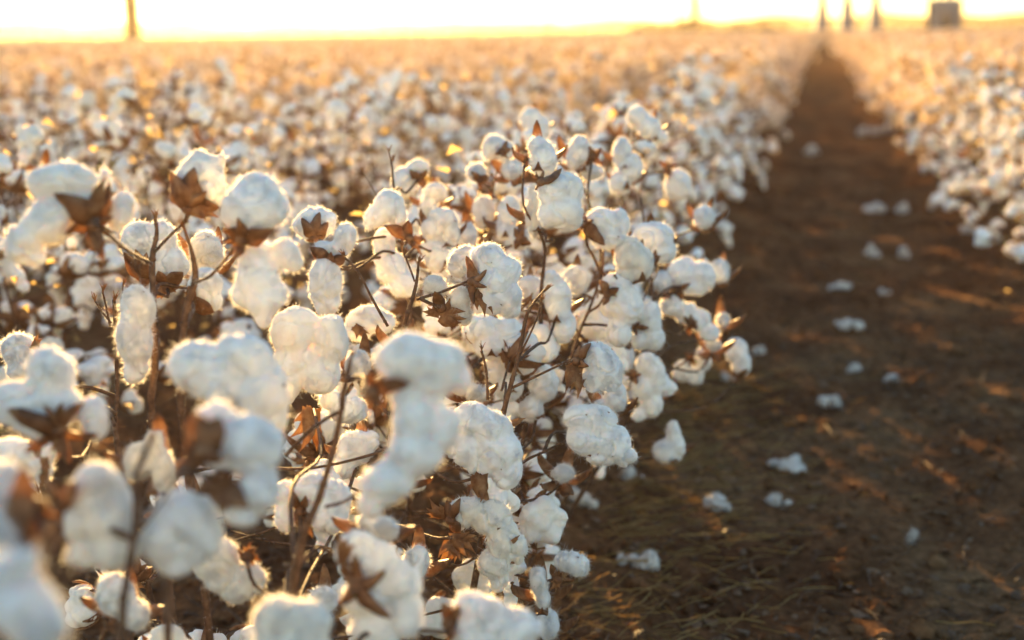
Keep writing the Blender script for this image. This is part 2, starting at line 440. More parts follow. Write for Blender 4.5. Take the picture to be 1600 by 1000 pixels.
hero_count = [0]
def hero_plant(label, stems, bolls, twigs=(), fill=10, seed=0, root=None):
    """stems: list of polylines of (px, py, depth, radius mm) from the top down; the first one runs on to its root in the ridge"""
    r = random.Random(seed)
    main = stems[0]; low = at(*main[-1][:3])
    if root is None:
        root = Vector((low.x*.6-.62*.4, low.y+.02, 0)); root.x = max(-.78, min(-.48, root.x))
    else: root = Vector((root[0], root[1], 0))
    root.z = gz(root.x, root.y)-.01
    pl = empty('cotton_plant', root); tag(pl, label, 'cotton plant', 'cotton plants of the near row')
    loc = Vector(root)
    def loc_pts(P): return [Vector(p)-loc for p in P]
    lines = []
    for k, st in enumerate(stems):
        P = [at(*q[:3]) for q in st]; rr = [q[3]/1000 for q in st]
        if k == 0:
            z0 = P[-1]
            if z0.z > root.z+.03:
                P.append(z0.lerp(root, .5)+Vector((r.uniform(-.01, .01), r.uniform(-.01, .01), 0))); P.append(Vector(root)); rr += [max(rr[-1], .0045), .0065]
        mb, SL = stem_tree(pl, loc_pts(P), rr, fuzz=500)
        if k == 0:
            tip = SL[0]; bd = (SL[0]-SL[2]).normalized()
            for j in range(4): bract_fan(mb, tip-bd*.002, bd+Vector((r.uniform(-.4, .4), r.uniform(-.4, .4), r.uniform(0, .4))), RT, 3, .012, .45, r, 2)
        mb.obj('stem' if k == 0 else 'branch', [m_stem, m_fuzz, m_bract], pl); lines += [p+loc for p in SL]
    def join(q, rad=.002, dirn=None):
        """a branch from the nearest lower stem point to q"""
        cand = [p for p in lines if p.z < q.z+.01] or lines
        b = min(cand, key=lambda p: (p-q).length + .25*max(0, p.z-q.z+.02))
        L = (b-q).length
        if L < .004: return
        wv = lambda: Vector((r.uniform(-1, 1), r.uniform(-1, 1), r.uniform(-1, 1)))*(.07*L if L < .16 else .012)
        m1 = b.lerp(q, .3)+Vector((0, 0, .03*L))+wv(); m2 = b.lerp(q, .68)+Vector((0, 0, -.04*L))+wv()
        mb, SL = stem_tree(pl, loc_pts([b, m1, m2, q]), [rad*1.3, rad, rad*.9, rad*1.05], fuzz=120)
        mb.obj('branch', [m_stem, m_fuzz], pl)
    for b in bolls:
        hero_count[0] += 1; sd_ = 1000+hero_count[0]*7
        L = [lobe_cam(b.d, l) for l in b.lobes]
        cen = sum((q[0] for q in L), Vector())/len(L); info = [q[2] for q in L]
        Ls = [((np.array(c-cen)), M) for c, M, _ in L]
        vx = .0018 if b.sharp else .0026
        mb = build_lint(Ls, vx, 6000 if b.sharp else 3200, sd_, None, amp=1.15)
        Vv, Tt, _ = mb.arrays(); pr = random.Random(sd_)
        for _ in range(9 if b.sharp else 4):
            f_ = Tt[pr.randrange(len(Tt)//3)]; c_ = Vv[f_[0]]; s_ = pr.uniform(.0008, .0028)
            J = lambda: c_+np.array([pr.uniform(-1, 1), pr.uniform(-1, 1), pr.uniform(-1, 1)])*s_
            mb.add([J(), J(), J(), J()], [(0, 1, 2), (0, 2, 3)], 2)
        bo = mb.obj('boll', [m_lint, m_fuzz, m_bur], pl, cen-loc)
        br = random.Random(sd_)
        att = None
        if b.burs:
            mb = MB()
            for (cx, cy, tips, Wp) in b.burs:
                for t in tips: petal(mb, info, b.d, (cx, cy), t, Wp, br)
                fd = min(front(info, cx, cy, b.d), b.d)-.006; q = at(cx, cy, fd); V0, T0 = ICO[2]
                mb.add(V0*.0065*np.array([1, 1, .9])+np.array(q), T0, 0); att = q
            me = mb.mesh('bur', [m_bur]); me.transform(Matrix.Translation(-cen)); link(bpy.data.objects.new('bur', me), bo)
        if b.burs and not b.bracts:
            b.bracts = [(c_[0], c_[1], c_[0]+22*math.cos(a_)*1.7/b.d, c_[1]+22*math.sin(a_)*1.7/b.d, br.choice([3, 4, 5]), br.uniform(.35, .8)) for c_ in b.burs[:1] for a_ in (br.uniform(0, 6.3), br.uniform(0, 6.3))]
        if b.bracts:
            for (cx, cy, tx, ty, nteeth, spr) in b.bracts:
                mb = MB()
                fd = min(front(info, cx, cy, b.d), b.d)-.004
                o_ = at(cx, cy, fd); t_ = at(tx, ty, fd); dd = t_-o_
                bract_fan(mb, o_, dd, -fwd, nteeth, dd.length, spr, br, depth=.15)
                if att is None: att = o_
                me = mb.mesh('bract', [m_bract]); me.transform(Matrix.Translation(-cen)); link(bpy.data.objects.new('bract', me), bo)
        if b.att == 'none': continue
        if b.att is not None: att = at(*b.att)
        if att is None:      # bur hidden behind the lint
            att = cen+fwd*.018-UP*.012
            _, _, bm_, br_ = BOLLS[hero_count[0] % 8]
            o2 = bpy.data.objects.new('bur', bm_); link(o2, bo)
            ax = (cen-att); o2.location = att-cen; o2.rotation_mode = 'QUATERNION'; o2.rotation_quaternion = ax.to_track_quat('Z', 'Y')
        join(att)
    for tw in twigs:
        P = [at(*q[:3]) for q in tw]; mb, SL = stem_tree(pl, loc_pts(P), [q[3]/1000 for q in tw], fuzz=200)
        # shrivelled bud at the tip
        tip = P[0]-loc; bd = (P[0]-P[1]).normalized()
        for k in range(3): bract_fan(mb, tip, bd+Vector((r.uniform(-.5, .5), r.uniform(-.5, .5), r.uniform(-.1, .5))), RT, 3, .011, .5, r, 2)
        mb.obj('branch', [m_stem, m_fuzz, m_bract], pl); lines += P[1:]
    # lower bolls and dried bracts deep in the row
    for k in range(fill):
        z = r.uniform(.10, .52); a = r.uniform(0, 6.28); rr_ = r.uniform(.05, .26)
        q = Vector((root.x+math.cos(a)*rr_, root.y+math.sin(a)*rr_, z))
        pq = to_px(q)
        if pq is None or pq[2] < 1.3: continue
        if pq[0] > np.interp(pq[1], [560, 700, 800, 860, 1000], [1120, 1010, 900, 850, 800]): continue
        if any(x0 < pq[0] < x1 and y0 < pq[1] < y1 for x0, y0, x1, y1 in ((110, 590, 280, 720), (50, 830, 140, 970), (640, 730, 700, 900), (230, 880, 300, 1000), (400, 850, 500, 930))): continue
        kind, lm, bm_, br_ = BOLLS[r.randrange(8)]; s_ = r.uniform(.75, 1.05)
        bo = link(bpy.data.objects.new('boll', lm), pl); bo.location = q-loc; bo.scale = (s_,)*3
        ax = Vector((math.cos(a), math.sin(a), r.uniform(-.3, .9))); bo.rotation_mode = 'QUATERNION'
        bo.rotation_quaternion = ax.to_track_quat('Z', 'Y') @ Matrix.Rotation(r.uniform(-.4, .4), 3, 'Z').to_quaternion()
        link(bpy.data.objects.new('bur', bm_), bo); link(bpy.data.objects.new('bract', br_), bo)
        join(q, .0016)
    return pl

B = Boll
hero_plant('cotton plant at upper left with three stalks and hanging tapered bolls, slightly blurred',
  [[(242, 340, 1.5, 1.7), (245, 365, 1.5, 2.3), (238, 405, 1.5, 3.4), (240, 480, 1.5, 3.7), (243, 560, 1.5, 3.9), (238, 680, 1.5, 4.2)],
   [(290, 345, 1.42, 1.6), (262, 372, 1.46, 1.8), (243, 392, 1.5, 2.0)],
   [(150, 345, 1.2, 1.6), (190, 385, 1.28, 1.9), (236, 412, 1.48, 2.2)]],
  [B(1.22, [(95, 284, 56, 31, -4), (78, 345, 42, 34, -20), (38, 378, 30, 36, 25), (50, 400, 22, 18), (120, 320, 34, 26), (188, 330, 22, 36, 12, .012), (162, 285, 14, 22, 0, .02)],
     [(146, 350, [(88, 306), (150, 280), (172, 292), (178, 335), (100, 372), (158, 395)], .42)], [(150, 358, 158, 415, 4, .3), (140, 330, 178, 285, 4, .3)], att=(150, 352, 1.19)),
   B(1.38, [(316, 268, 32, 33), (332, 290, 22, 35), (296, 290, 24, 40), (312, 244, 14, 12), (340, 252, 13, 16)],
     [(296, 328, [(268, 272), (304, 262), (318, 300), (345, 326)], .6)], [(300, 322, 342, 345, 3, .3)]),
   B(1.60, [(222, 378, 34, 32), (255, 372, 22, 28), (262, 415, 34, 28), (228, 405, 22, 30)],
     [(226, 438, [(196, 396), (214, 385), (232, 398)], .55), (262, 450, [(246, 420), (290, 418)], .7)], [(264, 452, 285, 448, 4, .5), (262, 452, 232, 470, 3, .4)], sharp=True),
   B(1.66, [(322, 392, 26, 30), (338, 402, 14, 20), (308, 420, 14, 20)], sharp=True),
   B(1.46, [(215, 485, 27, 44), (211, 530, 28, 46), (211, 572, 18, 28)], sharp=True, att=(232, 470, 1.5)),
  ], seed=1, fill=6)
hero_plant('cotton plant behind the upper left stalks, round boll above a long hanging lock',
  [[(288, 358, 1.42, 1.6), (300, 395, 1.42, 2.4), (305, 435, 1.42, 3.2), (292, 480, 1.42, 3.6), (285, 540, 1.42, 3.8), (283, 640, 1.42, 4)],
   [(360, 395, 1.36, 1.3), (330, 430, 1.38, 1.6), (302, 442, 1.42, 2)]],
  [B(1.32, [(398, 325, 54, 42), (402, 298, 36, 30), (382, 335, 38, 32), (428, 322, 26, 26)],
     [(378, 376, [(346, 352), (372, 345), (428, 358), (364, 402)], .5)]),
   B(1.34, [(400, 402, 28, 28), (404, 432, 33, 42), (411, 465, 30, 34), (413, 494, 15, 22), (378, 462, 14, 20, -20), (434, 462, 14, 22, 15), (448, 395, 24, 25), (462, 408, 14, 18)], att=(380, 385, 1.32)),
   B(1.55, [(320, 448, 28, 32), (330, 470, 18, 20)], [(300, 470, [(290, 440), (330, 486)], .6)]),
   B(1.17, [(308, 572, 46, 42), (380, 565, 48, 46), (408, 615, 44, 52), (350, 600, 50, 40), (425, 650, 26, 38)]),
  ], seed=2, fill=8)
hero_plant('cotton plant at left edge with a hairy web covered stalk and a dried flower head',
  [[(178, 468, 1.68, 2.0), (182, 540, 1.68, 2.6), (183, 620, 1.68, 3), (184, 700, 1.68, 3.4)],
   [(196, 470, 1.68, 1.3), (184, 520, 1.68, 1.6), (180, 560, 1.68, 2)]],
  [B(1.62, [(28, 548, 26, 28), (34, 575, 24, 22)], [], [(52, 545, 66, 518, 3, .3)], sharp=True, att=(34, 606, 1.66)),
   B(1.14, [(80, 585, 36, 46), (62, 560, 16, 20), (28, 632, 46, 36, 20), (85, 630, 42, 34), (148, 655, 22, 38), (62, 655, 45, 30)],
     [(92, 672, [(18, 642), (68, 634), (96, 628), (140, 626), (156, 676), (38, 706), (108, 722)], .34)], [(92, 680, 100, 730, 4, .5), (70, 668, 30, 640, 4, .3)]),
   B(1.30, [(20, 712, 42, 28), (60, 730, 25, 26), (78, 700, 14, 26)], [], [(60, 690, 72, 760, 4, .3)]),
  ], twigs=[[(160, 455, 1.68, 1.2), (166, 480, 1.68, 1.4), (172, 510, 1.68, 1.6)], [(192, 445, 1.68, 1.0), (190, 470, 1.68, 1.3), (182, 505, 1.68, 1.5)],
            [(148, 470, 1.68, .9), (160, 488, 1.68, 1.1), (174, 505, 1.68, 1.3)]], seed=3, fill=8)
hero_plant('cotton plant at centre with the big blurred double boll and long dark leaning stalk',
  [[(548, 560, 1.22, 1.6), (538, 610, 1.22, 2.4), (524, 690, 1.22, 2.8), (498, 780, 1.22, 3.2), (462, 890, 1.22, 3.6)],
   [(560, 770, 1.22, 1.3), (535, 785, 1.22, 1.5), (508, 792, 1.22, 1.7)],
   [(535, 640, 1.3, 1.6), (490, 668, 1.38, 1.8), (446, 712, 1.4, 2.2)]],
  [B(1.05, [(645, 562, 62, 46), (690, 572, 42, 46), (622, 560, 34, 36), (665, 600, 46, 34), (720, 590, 20, 26), (655, 655, 44, 42), (640, 620, 36, 30), (690, 670, 30, 40, 10), (650, 705, 52, 40, -35), (610, 752, 48, 36, -40), (580, 788, 26, 24)],
     [(582, 612, [(572, 580), (600, 585), (640, 602), (588, 640)], .5)], att=(583, 610, 1.1)),
   B(1.52, [(458, 518, 36, 40), (482, 508, 20, 26), (518, 530, 28, 40), (448, 585, 26, 48), (500, 585, 34, 30), (470, 565, 28, 30)], att=(540, 600, 1.3)),
   B(1.44, [(448, 772, 18, 24), (446, 808, 17, 26), (492, 765, 38, 28), (512, 800, 34, 36), (525, 775, 24, 28)], [(470, 800, [(462, 770), (478, 775), (466, 830), (490, 815)], .5)], [(470, 800, 480, 845, 4, .4)]),
   B(1.72, [(556, 700, 30, 28), (540, 725, 22, 24), (580, 690, 14, 16)]),
   B(1.3, [(598, 826, 26, 22), (575, 815, 18, 16)]),
   B(1.33, [(338, 875, 38, 34, -25), (352, 905, 30, 22), (386, 908, 28, 32), (370, 925, 26, 20)], [(385, 870, [(372, 858), (398, 850), (390, 890)], .5)]),
   B(1.62, [(545, 640, 30, 22), (520, 625, 20, 18)], [], [(490, 640, 470, 700, 5, .6)]),
  ], seed=4, fill=7)
hero_plant('sharp cotton plant at centre with forked twig and boll with toothed brown bracts',
  [[(654, 408, 1.7, 1.5), (651, 440, 1.7, 1.9), (644, 468, 1.7, 2.4), (634, 500, 1.7, 2.7), (620, 560, 1.72, 3.0), (610, 700, 1.74, 3.6)],
   [(732, 439, 1.69, 1.5), (690, 456, 1.7, 1.7), (650, 468, 1.7, 2.0)]],
  [B(1.70, [(762, 408, 30, 27), (788, 425, 26, 28), (770, 440, 34, 28), (792, 462, 24, 26), (770, 470, 24, 22), (796, 482, 18, 15)],
     [(738, 440, [(728, 402), (762, 424), (766, 448), (744, 478)], .42)], [(740, 440, 765, 428, 4, .5), (742, 455, 768, 490, 5, .4)], sharp=True),
   B(1.78, [(716, 412, 17, 24), (728, 400, 14, 18)], att='none'),
   B(1.71, [(681, 448, 20, 19), (718, 468, 17, 20), (724, 492, 14, 18)], [(690, 482, [(680, 462), (692, 460)], .6)],
     [(688, 494, 736, 482, 7, .75), (686, 492, 660, 478, 4, .5), (692, 500, 722, 508, 4, .4)], sharp=True, att=(688, 480, 1.69)),
   B(1.98, [(752, 515, 30, 26), (790, 520, 28, 26), (772, 540, 34, 24)]),
   B(2.0, [(785, 575, 30, 28), (810, 560, 20, 26), (795, 605, 24, 22)]),
   B(1.66, [(738, 658, 34, 30), (768, 672, 34, 32), (730, 700, 26, 30), (778, 705, 40, 34), (792, 735, 26, 32), (755, 725, 28, 22)],
     [], [(752, 742, 742, 778, 3, .35), (752, 742, 758, 800, 3, .15), (800, 660, 822, 655, 3, .3)], sharp=True),
   B(1.9, [(745, 615, 20, 14), (720, 605, 16, 14)]),
   B(1.65, [(735, 796, 34, 22), (722, 806, 22, 22), (768, 810, 34, 30), (786, 845, 26, 38), (772, 880, 26, 26), (780, 908, 16, 16), (812, 860, 11, 24, 10)],
     [(704, 812, [(698, 782), (722, 778), (716, 838)], .5)],
     [(704, 842, 755, 850, 5, .5), (706, 846, 700, 885, 7, .8), (698, 806, 662, 788, 5, .5), (800, 846, 812, 838, 3, .3)], sharp=True, att=(705, 840, 1.63)),
  ], twigs=[[(632, 398, 1.7, 1.0), (640, 418, 1.7, 1.2), (648, 440, 1.7, 1.4)], [(538, 402, 1.72, 1.5), (560, 425, 1.72, 1.5), (582, 468, 1.72, 1.7), (606, 510, 1.72, 2.0)],
            [(752, 548, 1.75, 1.6), (760, 580, 1.75, 1.6), (762, 625, 1.75, 2.0)]], seed=5, fill=14)
hero_plant('cotton plant at the furrow edge with two clean white bolls on thin side branches',
  [[(852, 452, 1.78, 1.3), (824, 490, 1.76, 2.2), (812, 550, 1.76, 2.6), (796, 610, 1.76, 3.0), (775, 700, 1.78, 3.6)],
   [(888, 564, 1.74, 1.3), (850, 582, 1.75, 1.5), (800, 606, 1.76, 2.0)],
   [(888, 686, 1.75, 1.4), (850, 706, 1.75, 1.6), (818, 722, 1.76, 1.8), (780, 760, 1.78, 2)]],
  [B(1.75, [(932, 558, 24, 26), (945, 575, 27, 30), (930, 590, 22, 22), (955, 598, 16, 18)],
     [(900, 565, [(908, 534), (924, 540), (915, 575), (902, 596)], .55)], [(898, 570, 896, 622, 6, .35), (900, 600, 925, 596, 3, .3)], sharp=True),
   B(1.74, [(908, 655, 26, 22), (932, 660, 34, 28), (918, 685, 34, 28), (955, 690, 32, 30), (975, 712, 22, 18), (942, 715, 26, 14)], [], [(920, 712, 924, 702, 2, .4)], sharp=True, att=(890, 685, 1.75)),
   B(1.95, [(962, 622, 18, 28), (940, 640, 16, 16)]),
   B(2.05, [(872, 470, 22, 36), (880, 510, 20, 30), (862, 440, 16, 20)]),
   B(2.0, [(850, 600, 24, 30), (830, 640, 20, 22)]),
   B(1.76, [(886, 876, 22, 17), (904, 884, 17, 20)], [(872, 905, [(862, 880), (880, 892), (900, 905)], .5)]),
   B(1.76, [(842, 908, 15, 22), (850, 935, 12, 20)]), B(1.8, [(856, 975, 18, 26)]),
   B(1.9, [(880, 740, 20, 14)]),
  ], twigs=[[(845, 470, 1.75, 1.0), (838, 500, 1.75, 1.2), (815, 550, 1.76, 1.5)]], seed=6, fill=8)
hero_plant('nearest cotton plant at lower left, strongly blurred, with huge brown bur on its boll',
  [[(234, 690, .95, 1.6), (214, 745, .95, 2.2), (212, 820, .95, 2.6), (196, 920, .95, 3.0), (190, 1010, .95, 3.4)],
   [(290, 730, .95, 1.0), (255, 780, .95, 1.1), (222, 825, .95, 1.4)], [(258, 880, 1.05, 2.6), (262, 940, 1.05, 3), (262, 1010, 1.05, 3.4)]],
  [B(.97, [(338, 650, 34, 28), (385, 690, 46, 48), (350, 690, 40, 46), (408, 760, 30, 44), (380, 790, 34, 34), (420, 700, 24, 36)],
     [(318, 705, [(300, 640), (345, 655), (282, 740), (350, 720)], .75), (345, 745, [(310, 770), (392, 795), (350, 800), (375, 740)], .62)]),
   B(.97, [(150, 770, 44, 48), (172, 810, 44, 48), (125, 810, 30, 40), (180, 860, 42, 36), (130, 865, 26, 26)], [(86, 800, [(72, 750), (120, 752), (100, 850), (80, 870)], .42)]),
   B(.98, [(285, 810, 50, 46), (262, 840, 46, 48), (310, 840, 38, 44), (275, 875, 32, 30)], att=(232, 860, 1.0)),
   B(1.25, [(215, 720, 22, 32), (240, 700, 18, 30), (255, 740, 20, 40)]),
   B(1.30, [(180, 930, 30, 36), (210, 960, 26, 26)]),
  ], seed=7, fill=0, root=(-.50, .84))
hero_plant('cotton plant cut by the lower left corner, closest of all, bolls blurred to soft discs',
  [[(60, 860, .72, 1.8), (66, 930, .72, 2.2), (70, 1010, .72, 3)]],
  [B(.85, [(5, 752, 36, 30), (18, 790, 34, 36), (-12, 780, 40, 44)], [(48, 790, [(40, 745), (56, 760), (60, 840)], .35)]),
   B(.68, [(30, 945, 60, 52), (55, 975, 50, 46), (5, 900, 46, 34), (30, 870, 30, 20)], att=(75, 985, .72)),
   B(.80, [(5, 850, 26, 30), (-20, 820, 30, 30)]),
  ], seed=8, fill=0, root=(-.46, .62))
hero_plant('cotton plant at bottom centre with a star shaped bur on its blurred boll',
  [[(602, 900, 1.16, 1.6), (600, 960, 1.16, 2.4), (596, 1020, 1.16, 3)]],
  [B(1.14, [(558, 862, 36, 32), (590, 880, 40, 38), (622, 915, 38, 42), (580, 930, 44, 40), (632, 960, 34, 42), (590, 985, 44, 36)],
     [(556, 918, [(606, 888), (606, 958), (556, 868), (530, 880), (528, 940)], .42)], [(536, 880, 542, 828, 4, .35)], att=(550, 925, 1.11)),
   B(1.02, [(440, 968, 46, 40), (478, 975, 42, 38), (455, 1005, 62, 40)], att=(470, 1030, 1.05)),
   B(1.14, [(735, 950, 28, 26), (760, 965, 36, 30), (805, 982, 42, 34), (745, 990, 46, 34)], [(702, 975, [(694, 940), (716, 942), (700, 1005)], .5)], att=(700, 990, 1.12)),
   B(1.6, [(650, 880, 22, 26)]), B(1.5, [(505, 940, 24, 24)]),
  ], seed=9, fill=4, root=(-.52, 1.14))
hero_plant('backlit cotton plant behind the forked twig, column of glowing rimmed bolls',
  [[(612, 250, 2.1, 1.3), (616, 300, 2.08, 1.8), (628, 380, 2.05, 2.2), (640, 480, 2.05, 2.8), (640, 560, 2.05, 3.2)]],
  [B(2.0, [(607, 322, 27, 26), (590, 335, 20, 20), (580, 345, 13, 16), (620, 338, 16, 16)], [(640, 372, [(604, 352), (636, 345), (665, 372), (650, 392)], .6)]),
   B(2.03, [(600, 380, 18, 26), (612, 420, 24, 26), (632, 445, 24, 22), (598, 405, 14, 16)], att='none'),
   B(2.15, [(692, 345, 26, 22), (676, 362, 20, 22), (704, 366, 16, 22)]),
   B(2.15, [(690, 405, 26, 26), (676, 388, 20, 18)]),
   B(1.95, [(575, 500, 34, 22), (560, 515, 22, 20), (600, 505, 18, 18)], [], [(555, 510, 575, 530, 4, .6)]),
   B(2.3, [(632, 285, 22, 24), (652, 262, 18, 14)], [(655, 278, [(640, 262), (672, 268), (664, 296)], .6)]),
   B(2.4, [(680, 300, 20, 16), (670, 325, 14, 18)]),
   B(1.9, [(508, 440, 27, 42), (512, 470, 20, 28)], att=(512, 408, 1.9)),
   B(1.9, [(505, 390, 16, 15), (541, 372, 17, 22), (528, 392, 18, 18)], [(514, 416, [(488, 390), (514, 388), (540, 400), (500, 425), (530, 425)], .62)]),
   B(1.95, [(492, 350, 31, 26), (470, 352, 14, 16), (512, 342, 14, 14)], [(492, 372, [(474, 340), (496, 332), (516, 345), (480, 372), (508, 372)], .6)]),
   B(1.8, [(630, 545, 24, 26)]), B(1.85, [(560, 570, 22, 24)]),
  ], twigs=[[(608, 238, 2.1, 1.2), (612, 258, 2.1, 1.2), (614, 290, 2.1, 1.5)], [(566, 268, 2.2, .9), (580, 290, 2.2, 1.0), (602, 330, 2.1, 1.4)]], seed=10, fill=14)
hero_plant('tall cotton plant right of centre topped by large pale boll with curled bur tips',
  [[(820, 250, 2.0, 1.5), (818, 320, 1.98, 1.8), (850, 380, 2.0, 2.2), (846, 450, 2.05, 2.8), (840, 560, 2.05, 3.2)],
   [(940, 430, 2.15, 1.8), (922, 480, 2.15, 2.2), (905, 520, 2.12, 2.4), (880, 600, 2.1, 2.6)]],
  [B(1.92, [(868, 300, 28, 30), (888, 298, 24, 30), (878, 330, 34, 30), (890, 345, 20, 16), (858, 335, 18, 24)],
     [(846, 285, [(838, 300), (872, 268), (852, 270)], .3)], att=(862, 375, 1.95)),
   B(2.0, [(848, 248, 22, 30), (838, 228, 16, 14)]), B(2.0, [(835, 330, 14, 45)]),
   B(2.1, [(940, 350, 28, 26), (952, 372, 30, 20), (968, 350, 16, 26)], [(914, 350, [(914, 328), (930, 340), (930, 378), (950, 388)], .42)]),
   B(2.2, [(1022, 375, 32, 30), (1030, 392, 28, 22), (1008, 368, 18, 20)]),
   B(2.1, [(985, 400, 26, 32), (1002, 412, 20, 28), (978, 430, 16, 18)]),
   B(2.1, [(962, 448, 27, 22), (978, 478, 28, 32), (952, 475, 18, 22), (968, 520, 20, 26)], [(948, 458, [(940, 440), (966, 452), (945, 478)], .6)]),
   B(2.15, [(1015, 500, 20, 28), (1022, 530, 18, 20), (1000, 530, 16, 18)], [(992, 510, [(990, 492), (1014, 510), (996, 528)], .5)]),
   B(2.3, [(905, 235, 18, 24), (896, 250, 14, 18)]), B(2.3, [(925, 268, 18, 14)], [(926, 245, [(915, 228), (940, 232), (918, 258), (940, 258)], .6)]),
   B(2.2, [(900, 440, 22, 26)]), B(2.1, [(830, 455, 24, 26)]), B(2.05, [(790, 470, 20, 28)]),
  ], seed=11, fill=16)
hero_plant('cotton plant at the furrow edge with a chain of drooping locks, middle right',
  [[(1000, 300, 2.45, 1.4), (1010, 380, 2.4, 2.0), (1020, 470, 2.4, 2.6), (1010, 600, 2.38, 3.2)],
   [(1040, 400, 2.4, 1.3), (990, 500, 2.35, 1.6), (985, 545, 2.3, 1.8)]],
  [B(2.5, [(1065, 428, 23, 24), (1095, 432, 24, 26), (1082, 445, 26, 18), (1072, 412, 14, 12)], [(1062, 452, [(1050, 445), (1078, 446), (1066, 470)], .6)]),
   B(2.6, [(1124, 425, 16, 20)]),
   B(2.5, [(1050, 478, 20, 18), (1072, 488, 20, 18), (1092, 500, 20, 18), (1108, 520, 16, 16)], [(1078, 505, [(1068, 492), (1092, 512), (1078, 525)], .6)]),
   B(2.3, [(1012, 572, 20, 22), (1024, 592, 18, 28), (1006, 605, 20, 26), (1020, 632, 18, 20), (998, 648, 12, 12)], [(990, 585, [(985, 572), (1006, 582), (992, 600)], .6)]),
   B(2.6, [(1066, 580, 17, 18), (1085, 588, 15, 14), (1098, 560, 14, 20)], [(1078, 560, [(1070, 552), (1086, 548), (1080, 574)], .6)]),
   B(2.72, [(1150, 548, 18, 22), (1158, 568, 16, 20)], [(1154, 590, [(1146, 580), (1166, 580)], .5)]),
   B(2.4, [(1052, 675, 12, 20), (1040, 705, 20, 20), (1058, 700, 12, 22)]),
   B(2.55, [(1130, 500, 10, 12)]), B(2.55, [(1115, 540, 12, 10)]),
   B(2.5, [(1035, 440, 18, 18)]), B(2.4, [(975, 560, 18, 24)]),
  ], seed=12, fill=14)
hero_plant('blurred cotton plant topped by a slanting pale boll, right of centre',
  [[(985, 175, 2.75, 1.4), (975, 250, 2.75, 2.0), (968, 350, 2.72, 2.6), (970, 450, 2.7, 3.2)]],
  [B(2.7, [(996, 183, 18, 18), (1014, 200, 20, 18), (1030, 214, 14, 13)]),
   B(2.85, [(830, 190, 18, 22), (845, 200, 16, 20)]), B(2.75, [(1060, 290, 22, 26)], [(1045, 262, [(1032, 250), (1058, 254), (1042, 280)], .6)]),
   B(2.6, [(972, 240, 16, 26)]), B(2.6, [(985, 262, 20, 24), (970, 285, 18, 20)]),
   B(2.5, [(1100, 340, 18, 20)]),
  ], seed=13, fill=14)
hero_plant('blurred cotton plant whose top boll is a brown bur ringed by light',
  [[(782, 245, 2.35, 1.3), (770, 300, 2.35, 1.8), (765, 380, 2.35, 2.4), (760, 480, 2.35, 3.0)]],
  [B(2.3, [(772, 228, 20, 18), (788, 235, 16, 18), (764, 240, 13, 12)], [(784, 236, [(790, 216), (800, 236), (788, 252), (770, 240)], .6)]),
   B(2.3, [(800, 265, 18, 16)]), B(2.35, [(755, 330, 18, 28)]), B(2.3, [(795, 330, 18, 26), (790, 360, 16, 18)]),
   B(2.3, [(745, 270, 16, 16)], [(750, 282, [(738, 268), (762, 268), (750, 300)], .6)]),
   B(2.2, [(812, 372, 16, 18)], [(812, 372, [(800, 355), (824, 352), (828, 380), (802, 388)], .6)], [(812, 360, 815, 345, 4, .6)]),
   B(2.25, [(730, 370, 16, 22)]),
  ], seed=14, fill=16)

# ------------------------------------------------------------------ plants of the rest of the field
def skeleton(r, h, dens=(1, .75, .35)):
    """main stem and zigzag branches -> tubes, boll seats"""
    tubes = []; seats = []
    top = Vector((r.uniform(-.05, .05), r.uniform(-.05, .05), h)); main = wobble((0, 0, -.03), top, 7, .018, r)
    tubes.append((smoothline(main, 2), .006, .0018)); nb = r.randint(9, 12)
    for k in range(nb):
        t = .16+.80*k/(nb-1); b = main[0].lerp(top, t); a = k*2.4+r.uniform(-.5, .5)
        L = (.10+.20*math.sin(math.pi*min(1, .25+t*.75)))*r.uniform(.6, 1.1)*(1.25-t*.6)
        e = b+Vector((math.cos(a)*L, math.sin(a)*L, L*r.uniform(.1, .55))); bp = wobble(b, e, 4, .07, r)
        tubes.append((bp, .0026, .0013))
        for q, p_ in ((4, dens[0]), (2, dens[1]), (3, dens[2])):
            if r.random() < p_:
                p = bp[q]; o = Vector((math.cos(a+r.uniform(-.9, .9)), math.sin(a+r.uniform(-.9, .9)), r.uniform(-.25, 1.0))).normalized()
                seats.append((p+o*.006 if q == 4 else p+o*.02, o, r.uniform(.72, 1.08), r.randrange(8), r.uniform(-.5, .5)))
    for k in range(3):
        a = r.uniform(0, 6.3); e = top+Vector((math.cos(a)*.05, math.sin(a)*.05, r.uniform(.02, .06))); tubes.append((wobble(top-Vector((0, 0, .05)), e, 3, .08, r), .0016, .0009))
        if k == 0: seats.append((e, Vector((math.cos(a)*.5, math.sin(a)*.5, 1)).normalized(), .8, r.randrange(8), 0))
    return tubes, seats
def seat_quat(o, tw, kind):
    z = o.normalized()
    if kind == 'hang':            # local -y points down
        z = Vector((z.x, z.y, min(z.z, .3))).normalized(); y = Vector((0, 0, 1)); y = (y-z*y.dot(z)).normalized(); x = y.cross(z)
        return Matrix((x, y, z)).transposed().to_quaternion() @ Matrix.Rotation(tw*.5, 3, 'Z').to_quaternion()
    return z.to_track_quat('Z', 'Y') @ Matrix.Rotation(tw*4, 3, 'Z').to_quaternion()
def papers(mb, r, n, m):
    """dry bracts and leaf scraps caught among the branches"""
    for _ in range(n):
        a = r.uniform(0, 6.3); t = r.uniform(.03, .24); c = np.array([math.cos(a)*t, math.sin(a)*t, r.uniform(.12, .72)]); s_ = r.uniform(.007, .018)
        J = lambda: np.array([r.uniform(-1, 1), r.uniform(-1, 1), r.uniform(-1, 1)])*s_
        mb.add([c+J(), c+J(), c+J(), c+J()], [(0, 1, 2), (0, 2, 3)], m)
VAR = []
